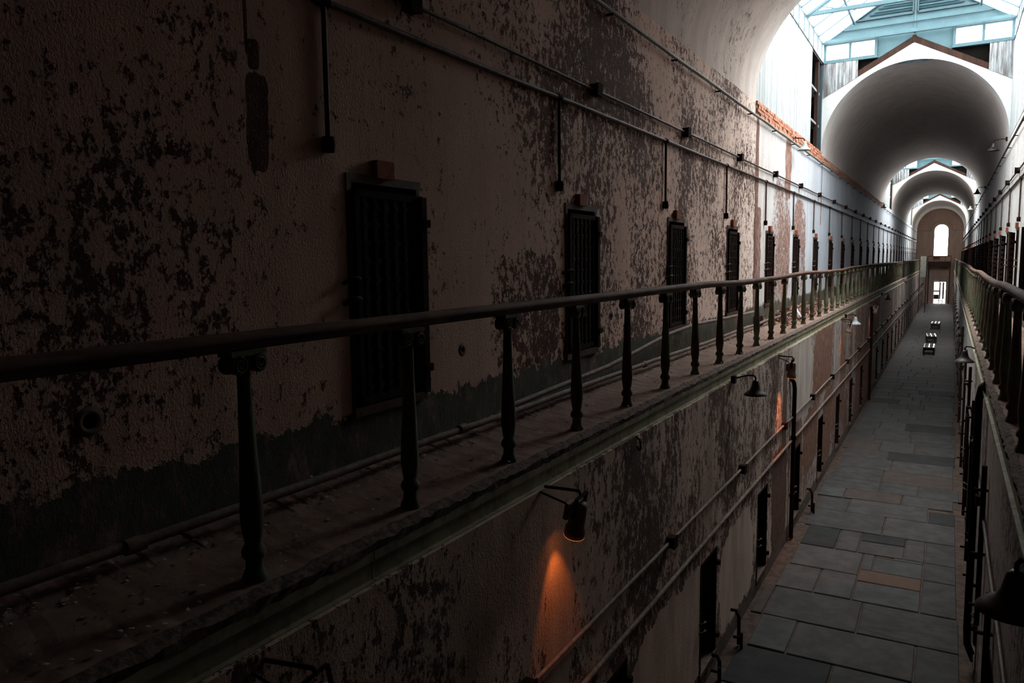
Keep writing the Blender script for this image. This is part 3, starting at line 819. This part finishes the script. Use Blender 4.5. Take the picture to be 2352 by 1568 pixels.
for k, yq in enumerate(UL):
    if k < len(ORD): lab, g = '%s iron lattice cell door from the near end on the left upper wall' % ORD[k], None
    else: lab, g = 'small dark cell door far down the left upper wall', 'far cell doors on the left upper wall'
    o = cell_door(yq, -1, k < 5, .045, lab)
    if g: o['group'] = g
seen_r = 0
for k, yq in enumerate(UR):
    if yq < 9: continue
    lab, g = ('%s dark lattice cell door from the right picture edge, behind the right railing' % ORD[seen_r], None) if seen_r < 6 else ('dark cell door far down the right upper wall', 'far cell doors on the right upper wall')
    seen_r += 1
    o = cell_door(yq, 1, False, -.16, lab)
    if g: o['group'] = g

def low_door(yn, side, label, group=None):
    DN_[0] += 1
    x = LL if side < 0 else LR
    n = 1 if side < 0 else -1; W = .78; H = LZ1 - LZ0
    root = thing('door_%d' % DN_[0], label, 'door', (x, yn, LZ0), group=group, kind='structure')
    def bx(m, u0, u1, n0, n1, z0, z1): m.box(min(n*n0, n*n1), max(n*n0, n*n1), u0, u1, z0, z1); return m
    m = MB(); bx(m, 0, .035, -.20, .010, 0, H); bx(m, W-.035, W, -.20, .010, 0, H); bx(m, 0, W, -.20, .010, H-.035, H); m.build('frame', M_iron, root)
    for k in range(5):
        a = .035 + (W-.07)*k/5; b = .035 + (W-.07)*(k+1)/5
        m = MB(); bx(m, a+.004, b-.004, -.20, -.165, .01, H-.035); m.build('plank', M_dark, root)  # planks blackened to paint the shade of the door openings
    m = MB(); bx(m, -.02, W+.02, -.16, .02, -.05, .01); m.build('sill', M_pipeD, root)
    for z in (.22, 1.28):
        m = MB(); bx(m, W, W+.06, -.0, .05, z-.03, z+.03); m.build('hinge', M_iron, root)
    for z in (.62, .74):
        MB().tube([(0, -.04, z-.02), (n*.05, -.03, z), (n*.07, .03, z+.01), (n*.045, .06, z)], .015, 6).build('latch_hook', M_ironR, root)
    return root
for k, yq in enumerate(LLD):
    if k < 8: low_door(yq, -1, '%s low dark cell door from the near end under the left gallery' % ORD[k])
    else: low_door(yq, -1, 'low dark cell door far down under the left gallery', 'far lower doors on the left')
for k, yq in enumerate(LRD):
    if k < 2: low_door(yq, 1, '%s low dark cell door from the near end under the right gallery' % ORD[k])
    else: low_door(yq, 1, 'low dark cell door under the right gallery seen edge-on', 'lower doors on the right')

# ---------------------------------------------------------------- pipes
def run_pipe(name, label, x, z, r, y0, y1, mat, sag=.006):
    root = thing(name, label, 'pipe', (x, y0, z))
    ys = []; q = y0
    while q < y1: ys.append(q); q += 1.2
    ys.append(y1)
    MB().tube([(random.uniform(-.003, .003), q-y0, random.uniform(-sag, sag)) for q in ys], r, 8).build('pipe', mat, root)
    return root
box_me = MB()
box_me.box(0, .085, -.062, .062, -.062, .062); box_me.box(.085, .098, -.07, .07, -.07, .07)
box_me.tube([(.045, -.085, 0), (.045, .085, 0)], .028, 8)
jb = bpy.data.meshes.new('junction_box'); jb.from_pydata(box_me.v, [], box_me.f); jb.materials.append(M_iron)
def conduit(side, y0):
    x, s = (XL, 1) if side < 0 else (XR, -1)
    nm = 'left' if side < 0 else 'right'
    c = run_pipe('conduit', 'thin iron conduit strung with square junction boxes along the %s upper wall' % nm, x + s*.035, 1.915, .017, y0, 105, M_pipeD)
    yb = 4.76 if side < 0 else 3.9
    while yb < 104:
        o = link('junction_box', jb, c, (-s*.035, yb - y0, 0))
        if s < 0: o.rotation_euler = (0, 0, PI)
        yb += 3.43
    p = run_pipe('wall_pipe', 'rusty pipe with drops to each cell door along the %s upper wall' % nm, x + s*.03, 1.675, .024, y0, 105, M_pipeD)
    yb = 3.84 if side < 0 else 2.9
    while yb < 104:
        m = MB().tube([(0, yb-y0, 0), (0, yb-y0, -.86), (-s*.01, yb-y0, -.93), (-s*.012, yb-y0, -.95)], .018, 8)
        m.build('drop_pipe', M_pipeD, p)
        m = MB().lathe([(.04, -.05), (.045, 0), (.04, .05)], (0, yb-y0, -.90), 8); m.build('elbow', M_iron, p)
        m = MB().lathe([(.034, -.04), (.036, 0), (.034, .04)], (0, yb-y0, 0), 8, True, (0, 1, 0)); m.build('tee', M_iron, p)
        yb += 3.43
    t = run_pipe('cornice_pipe', 'pale pipe running under the springing of the vault on the %s wall' % nm, x + s*.07, 2.88, .026, y0, 105, M_pipeG if side < 0 else M_pipeD, .012)
    q = y0 + 1.0
    while q < 104:
        MB().box(min(-s*.07, s*.02), max(-s*.07, s*.02), q-y0-.015, q-y0+.015, -.045, -.025).build('bracket', M_iron, t); q += 2.4
    return c
conduit(-1, -2.0); conduit(1, 2.0)
fp = thing('floor_pipe', 'dusty pipe lying on the left walkway along the foot of the wall', 'pipe', (-3.40, 0, 0))
ys = [-2 + .9*k for k in range(0, 31)]
MB().tube([(random.uniform(-.012, .012), q, -1.355 + random.uniform(-.008, .008)) for q in ys], .030, 8).build('pipe', M_pipe, fp)
for q in (2.2, 5.1, 9.4, 13.2): MB().lathe([(.040, -.05), (.043, 0), (.040, .05)], (0, q, -1.355), 8, True, (0, 1, 0)).build('coupling', M_pipe, fp)
rp = thing('rising_pipe', 'second pipe climbing from the left walkway to an elbow near the rubble heap', 'pipe', (-3.47, 0, 0))
MB().tube([(0, 6.0, -1.33), (0, 8.4, -1.25), (0, 9.5, -1.16), (0, 10.6, -1.07), (0, 11.9, -1.03), (0, 13.3, -1.06), (0, 15.3, -1.09), (0, 16.3, -1.10), (0, 16.42, -1.13), (0, 16.45, -1.30)], .028, 8).build('pipe', M_pipe, rp)
MB().box(-.06, .06, 16.35, 16.75, -1.42, -1.22).build('valve_box', M_iron, rp)
lp = run_pipe('conduit', 'iron conduit with square boxes along the lower left wall', LL + .035, -3.19, .02, -2, 105, M_pipe)
q = 1.3
while q < 104:
    link('junction_box', jb, lp, (-.035, q + 2, 0)); q += 3.43
run_pipe('wall_pipe', 'rusty pipe just above the low cell doors on the left', LL + .03, -3.68, .026, -2, 105, M_pipe)
lpr = run_pipe('conduit', 'iron conduit with square boxes along the lower right wall', LR - .035, -3.19, .02, 3, 105, M_pipeD)
q = 4.6
while q < 104:
    o = link('junction_box', jb, lpr, (.035, q - 3, 0)); o.rotation_euler = (0, 0, PI); q += 3.43
dp = thing('drain_pipe', 'dark drainpipe standing by the second floodlight on the lower left wall', 'pipe', (LL + .06, 15.95, FL))
MB().tube([(-.04, -.28, 3.38), (.0, -.1, 3.24), (.0, 0, 3.10), (0, 0, 0)], .042, 10).build('pipe', M_iron, dp)
for z in (.9, 2.1): MB().lathe([(.052, -.04), (.055, 0), (.052, .04)], (0, 0, z), 10).build('collar', M_iron, dp)
for q, lab in ((33.4, 'tall dark drainpipe halfway down the lower left wall'),):
    d2 = thing('drain_pipe', lab, 'pipe', (LL + .07, q, FL))
    MB().tube([(-.04, -.25, 3.75), (0, -.1, 3.6), (0, 0, 3.45), (0, 0, 0)], .05, 10).build('pipe', M_iron, d2)
    MB().lathe([(.06, -.04), (.065, 0), (.06, .04)], (0, 0, 1.4), 10).build('collar', M_iron, d2)
d3 = thing('drain_pipe', 'dark drainpipe with an elbow under the right gallery edge', 'pipe', (LR - .10, 11.9, FL))
MB().tube([(.06, -.75, 4.12), (.02, -.15, 3.98), (0, 0, 3.80), (0, 0, .55), (.01, 0, .35), (.10, 0, .12)], .048, 10).build('pipe', M_iron, d3)
for z in (1.2, 2.5): MB().box(-.02, .10, -.02, .02, z-.02, z+.02).build('bracket', M_iron, d3)
for q, z0, z1, lab in ((10.6, 1.2, 3.2, 'thin pipe beside the nearest doors on the lower right wall'), (8.55, .2, 2.3, 'nearest upright pipe on the lower right wall below the big lamp'),
                       (13.2, .6, 3.3, 'upright pipe just past the elbowed drainpipe on the right'), (15.4, .3, 3.2, 'rusty upright pipe beside the bell lamp on the right'),
                       (18.5, .2, 3.4, 'upright pipe behind the right bell lamp'), (22.8, .2, 3.3, 'thin upright pipe beyond the right bell lamp'), (29.0, .2, 3.4, 'far upright pipe on the lower right wall')):
    g = thing('wall_riser', lab, 'pipe', (LR - .05, q, FL))
    MB().tube([(0, 0, z0), (0, 0, z1)], .030, 8).build('pipe', M_iron, g)
    for z in (z0+.25, z0+.9, z1-.3): MB().bar((.05, 0, z), (-.10, 0, z), .03).build('bracket', M_iron, g)
MB().tube([(0, 0, .3), (0, .0, 1.0)], .03, 6)
for x, q, rz, lab in ((-2.50, 9.95, 0, 'bent iron pipe stub by the near low door on the left'), (-2.50, 11.05, .3, 'upright iron pipe stub between two low doors on the left'), (-2.48, 17.9, .2, 'small iron pipe stub past the left drainpipe'), (.36, 9.6, 0, 'iron pipe stub at the foot of the right wall')):
    g = thing('pipe_stub', lab, 'pipe', (x, q, FL), rz)
    MB().tube([(0, 0, 0), (0, 0, .42 if rz else .26), (-.04 if x < 0 else .04, .05, .5 if rz else .30), (-.12 if x < 0 else .12, .06, .5 if rz else .30)], .026, 8).build('pipe', M_iron, g)
    MB().bar((-.09, -.1, .16), (.05, -.1, .16), .03).build('cross_bar', M_iron, g)
    MB().tube([(.03, -.12, 0), (.03, -.12, .24)], .022, 8).build('post', M_iron, g)

# ---------------------------------------------------------------- lamps
def bell_lamp(x, y, z, side, label, mat, arm=.55, r=.168, cornice=False):
    """enamel bell shade on a gooseneck; z = rim height"""
    root = thing('bell_lamp', label, 'lamp', (x, y, z))
    pr = [(r, 0), (r*.985, .012), (r*.78, .045), (r*.52, .075), (r*.38, .115), (r*.31, .165), (r*.25, .205), (r*.13, .225), (0, .228)]
    m = MB().lathe(pr, n=24); m.lathe([(r*.97, .004), (r*.75, .038), (r*.48, .066), (.001, .09)], n=24)
    m.f = [f for f in m.f if len(f) == 4 or len(f) == 3]; m.sm = m.sm[:len(m.f)]
    m.build('shade', mat, root)
    dx = -side * 1.0
    wx = (LL - x) if side < 0 else (LR - x)
    if cornice: wx = (XL - x) if side < 0 else (XR - x)
    pts = [(0, 0, .215), (0, 0, .26), (wx*.12, -.02, .295), (wx*.4, -.10, .30), (wx*.75, -.25, .285), (wx*.98, -arm*.6, .265)]
    MB().tube(pts, .013, 8).build('gooseneck', M_iron, root)
    MB().box(wx - .01 if side < 0 else wx - .05, wx + .05 if side < 0 else wx + .01, -arm*.6-.05, -arm*.6+.05, .21, .32).build('mount', M_iron, root)
    MB().lathe([(.0, .02), (.03, .03), (.035, .06), (.02, .09)], n=10).build('bulb', M_white, root)
    return root
bell_lamp(-2.40, 11.37, -2.0, -1, 'dark bell lamp hanging under the left gallery, nearest of its row', M_shade)
bell_lamp(-2.40, 25.1, -2.02, -1, 'pale green bell lamp under the left gallery, second of its row', M_shadeG, r=.16)
bell_lamp(-2.40, 39.2, -1.98, -1, 'far dark bell lamp under the left gallery', M_shade)
bell_lamp(.37, 4.62, -1.86, 1, 'big black bell lamp at the lower right corner of the picture', M_shade, r=.18)
bell_lamp(.315, 16.4, -1.97, 1, 'dark bell lamp hanging under the right gallery by the elbowed drainpipe', M_shade, r=.17)
bell_lamp(-3.33, 20.9, 2.72, -1, 'pale bell lamp on the brick band of the left upper wall', M_shadeG, cornice=True)
bell_lamp(.98, 26.8, 3.05, 1, 'black bell lamp against the right side of the second vault', M_shade, cornice=True)
bell_lamp(-3.33, 48.0, 2.72, -1, 'pale bell lamp far down the left upper wall', M_shadeG, cornice=True)
bell_lamp(.98, 42.0, 2.85, 1, 'dark bell lamp under the far rim of the second vault on the right', M_shade, cornice=True)
bell_lamp(.98, 56.0, 2.85, 1, 'pale bell lamp farthest along the right upper wall', M_shadeG, cornice=True)
def floodlight(x, y, z, label, power, tilt=.30, scale=1.0, aim=None):
    root = thing('floodlight', label, 'lamp', (x, y, z))
    can = thing('can', None, None); can.parent = root
    can.rotation_euler = (.10, tilt, 0)
    m = MB().lathe([(.0, .005), (.05, .0), (.062, -.02), (.066, -.10), (.068, -.20), (.080, -.215), (.082, -.29), (.072, -.29), (.066, -.22)], n=18, cap=False)
    m.build('housing', M_flood, can)
    MB().lathe([(.0, -.235), (.064, -.235)], n=16).build('lens', M_lamp if power else M_dark, can)
    if power: MB().lathe([(.080, -.289), (.0835, -.290), (.083, -.2935), (.078, -.2935), (.080, -.289)], n=18, cap=False).build('rim_lamplight', M_rim, can)  # ring whose own emission stands for the lamp's light on its edge
    MB().box(-.105, -.068, -.04, .05, -.17, -.03).build('ballast', M_flood, can)
    for sy in (-1, 1): MB().bar((0, sy*.085, -.10), (0, sy*.085, .06), .030, .006, up=(0, 1, 0)).build('yoke_arm', M_iron, can)
    MB().bar((0, -.09, .06), (0, .09, .06), .03, .006).build('yoke_bar', M_iron, can)
    MB().tube([(0, 0, .06), (0, -.02, .10), (LL - x, -.10, .12)], .012, 8).build('arm', M_iron, root)
    MB().tube([(-.03, -.06, -.01), (-.06, -.14, -.05), (-.05, -.15, .03), (LL - x, -.18, .10)], .008, 6).build('cable', M_iron, root)
    if power:
        ld = bpy.data.lights.new('spot', 'SPOT'); ld.energy = power; ld.color = (1.0, .25, .045); ld.spot_size = 1.05; ld.spot_blend = .6; ld.shadow_soft_size = .04
        lo = bpy.data.objects.new('lamp_light', ld); COL.objects.link(lo); lo.parent = can; lo.location = (0, 0, -.245)
        lo.rotation_euler = (0, 0, 0)
    return root
floodlight(-2.40, 5.22, -1.86, 'dusty floodlight glowing orange on the flaking wall under the left gallery', 13.0, .24)
floodlight(-2.42, 14.55, -1.90, 'floodlight with a lit orange rim beside the drainpipe on the left', 85.0, .07)
floodlight(-2.40, 23.9, -1.90, 'floodlight under the left gallery before the pale green bell lamp', 22.0, .25)
floodlight(-2.40, 33.0, -1.90, 'small floodlight under the left gallery by the tall far drainpipe', 22.0, .25)
floodlight(-2.44, 2.42, -1.93, 'unlit black floodlight at the bottom edge of the picture', 0, -.15, 1.0)
hk = thing('hook', 'small iron hook under the left gallery beam', 'hook', (LL + .01, 7.1, -1.79))
MB().tube([(0, 0, .03), (.04, 0, 0), (.05, 0, -.08), (.02, .02, -.11), (0, .03, -.07)], .010, 6).build('hook_bar', M_iron, hk)

# ---------------------------------------------------------------- benches on the ground floor
def bench(x, y, rz, label):
    root = thing('bench', label, 'bench', (x, y, FL), rz, 'slatted benches down the middle of the floor')
    for k in range(5):
        u = -.24 + .12*k
        MB().box(u-.036, u+.036, 0, 2.2, .425, .455).build('slat', M_benchD if k in (1, 3) else M_bench, root)  # darker slats alternate to paint in the stripes of glint
    for q in (.06, 2.08):
        for sx in (-1, 1): MB().box(sx*.25-.035, sx*.25+.035, q-.04, q+.08, 0, .425).build('leg', M_benchD, root)
        MB().box(-.25, .25, q-.02, q+.06, .33, .42).build('cross_rail', M_benchD, root)
        MB().box(-.25, .25, q-.02, q+.06, .05, .15).build('cross_rail', M_benchD, root)
    for sx in (-1, 1): MB().box(sx*.28-.02, sx*.28+.02, 0, 2.2, .05, .42).build('side_panel', M_benchD, root)
bench(-.85, 50.2, 0, 'dark slatted bench on the flagstones, nearest of the three')
bench(-.83, 57.3, .05, 'dark slatted bench on the flagstones, middle one of the three')
bench(-.80, 68.5, -.02, 'dark slatted bench on the flagstones, farthest of the three')

# ---------------------------------------------------------------- bridge far down and odds and ends
br = thing('footbridge', 'far footbridge stub with a dark screen beyond the end of the left railing', 'bridge', (-2.7, 60.6, GF))
MB().box(-.6, .1, -.6, 1.6, -.2, 0).build('deck', M_conc, br)
MB().box(-.15, -.10, -.2, 1.8, 0, 1.15).build('screen', M_steelD, br)
for q in (-.2, .8, 1.8): MB().bar((-.12, q, 0), (-.12, q, 1.2), .06).build('screen_post', M_iron, br)
for x, yq, lab in ((-2.31, 88.0, 'tall grey upright panel far down beside the left gallery'),):
    c = thing('screen_panel', lab, 'panel', (x, yq, GF))
    MB().box(-.30, .30, -.03, .03, -.6, 1.5).build('sheet', M_pipeG, c)
    for q in (-.3, .3): MB().bar((q, 0, FL-GF), (q, 0, 1.5), .06).build('panel_post', M_iron, c)
# plaster chips and dust on the walkway
m = MB()
for k in range(2600):
    yq = 1.2 + 16*random.random()**1.3
    xq = -2.78 - .62*random.random()
    if random.random() < .5: xq = max(-3.56, -3.42 + random.gauss(.0, .07))
    s = random.uniform(.004, .016) * (1.6 if random.random() < .08 else 1); a = random.uniform(0, 2*PI)
    zq = GF + .012 + (max(0, (-3.25 - xq))*.35)
    c, n_ = math.cos(a)*s, math.sin(a)*s; tl = random.uniform(-.5, .5)*s
    m.add([(xq-c, yq-n_, zq-tl*.3), (xq+n_, yq-c*.7, zq+.004), (xq+c, yq+n_, zq+abs(tl)+.004), (xq-n_, yq+c*.7, zq+.006)], [(0,1,2,3)])
tag(m.build('paint_flakes', M_flake), 'fallen paint flakes and plaster chips scattered on the left walkway', 'debris', kind='stuff')
m = MB()
for k in range(700):
    yq = random.triangular(16.8, 26, 19.5); u = random.random(); xq = -3.49 + .5*u*u
    zq = GF + .02 + (.26*(1-u))*random.random()
    s = random.uniform(.02, .07)
    d = [Vector((random.uniform(-1, 1), random.uniform(-1, 1), random.uniform(-.6, .6))).normalized()*s*random.uniform(.6, 1.2) for _ in range(5)]
    P = [Vector((xq, yq, zq)) + q for q in d]
    m.add(P, [(0,1,2),(0,2,3),(0,3,4),(0,4,1),(1,2,4),(2,3,4)])
tag(m.build('rubble', M_rubble), 'heap of fallen plaster and brick rubble along the wall beyond the near balusters', 'rubble', kind='stuff')
sc = MB().add([(0,0,0),(.16,.10,.02),(.10,.30,.05),(.02,.20,.24),(.05,.02,.16)], [(0,1,2),(0,2,3),(0,3,4),(1,2,3,4),(0,4,1)])
m = MB(); m.add([(0,0,0),(.16,.10,.02),(.10,.30,.05),(.02,.20,.24),(.05,.02,.16),(.03,.01,.0)], [(0,1,2),(0,2,3),(0,3,4),(1,2,3,4),(0,4,1)])
tag(m.build('plaster_chunk', M_white, None, (-3.30, 19.9, GF+.02)), 'white plaster chunk lying on the walkway in front of the rubble', 'plaster')
# pipe sleeve holes in the wall
for yq, zq, lab in ((2.14, -.75, 'round dark pipe hole with a rusty rim low on the near left wall'), (5.42, -.75, 'round rusty pipe hole between the first and second cell doors'), (8.75, -.68, 'small pipe hole to the right of the second cell door')):
    h = thing('wall_vent', lab, 'vent', (XL, yq, zq))
    hr = .036 if yq < 3 else .018
    MB().lathe([(hr-.001, .002), (hr+.015, .010), (hr+.025, .006), (hr+.04, .001)], n=14, axis=(1,0,0)).build('rim', M_pipe, h)
    MB().lathe([(.0, .003), (hr, .003)], n=14, axis=(1,0,0)).build('hole', M_dark, h)

# ---------------------------------------------------------------- lift the whole block so that the ground floor is z = 0
for o in COL.objects:
    if o.parent is None and o.type in ('MESH', 'EMPTY', 'LIGHT'):
        o.location.z += ZO
bpy.context.view_layer.update()
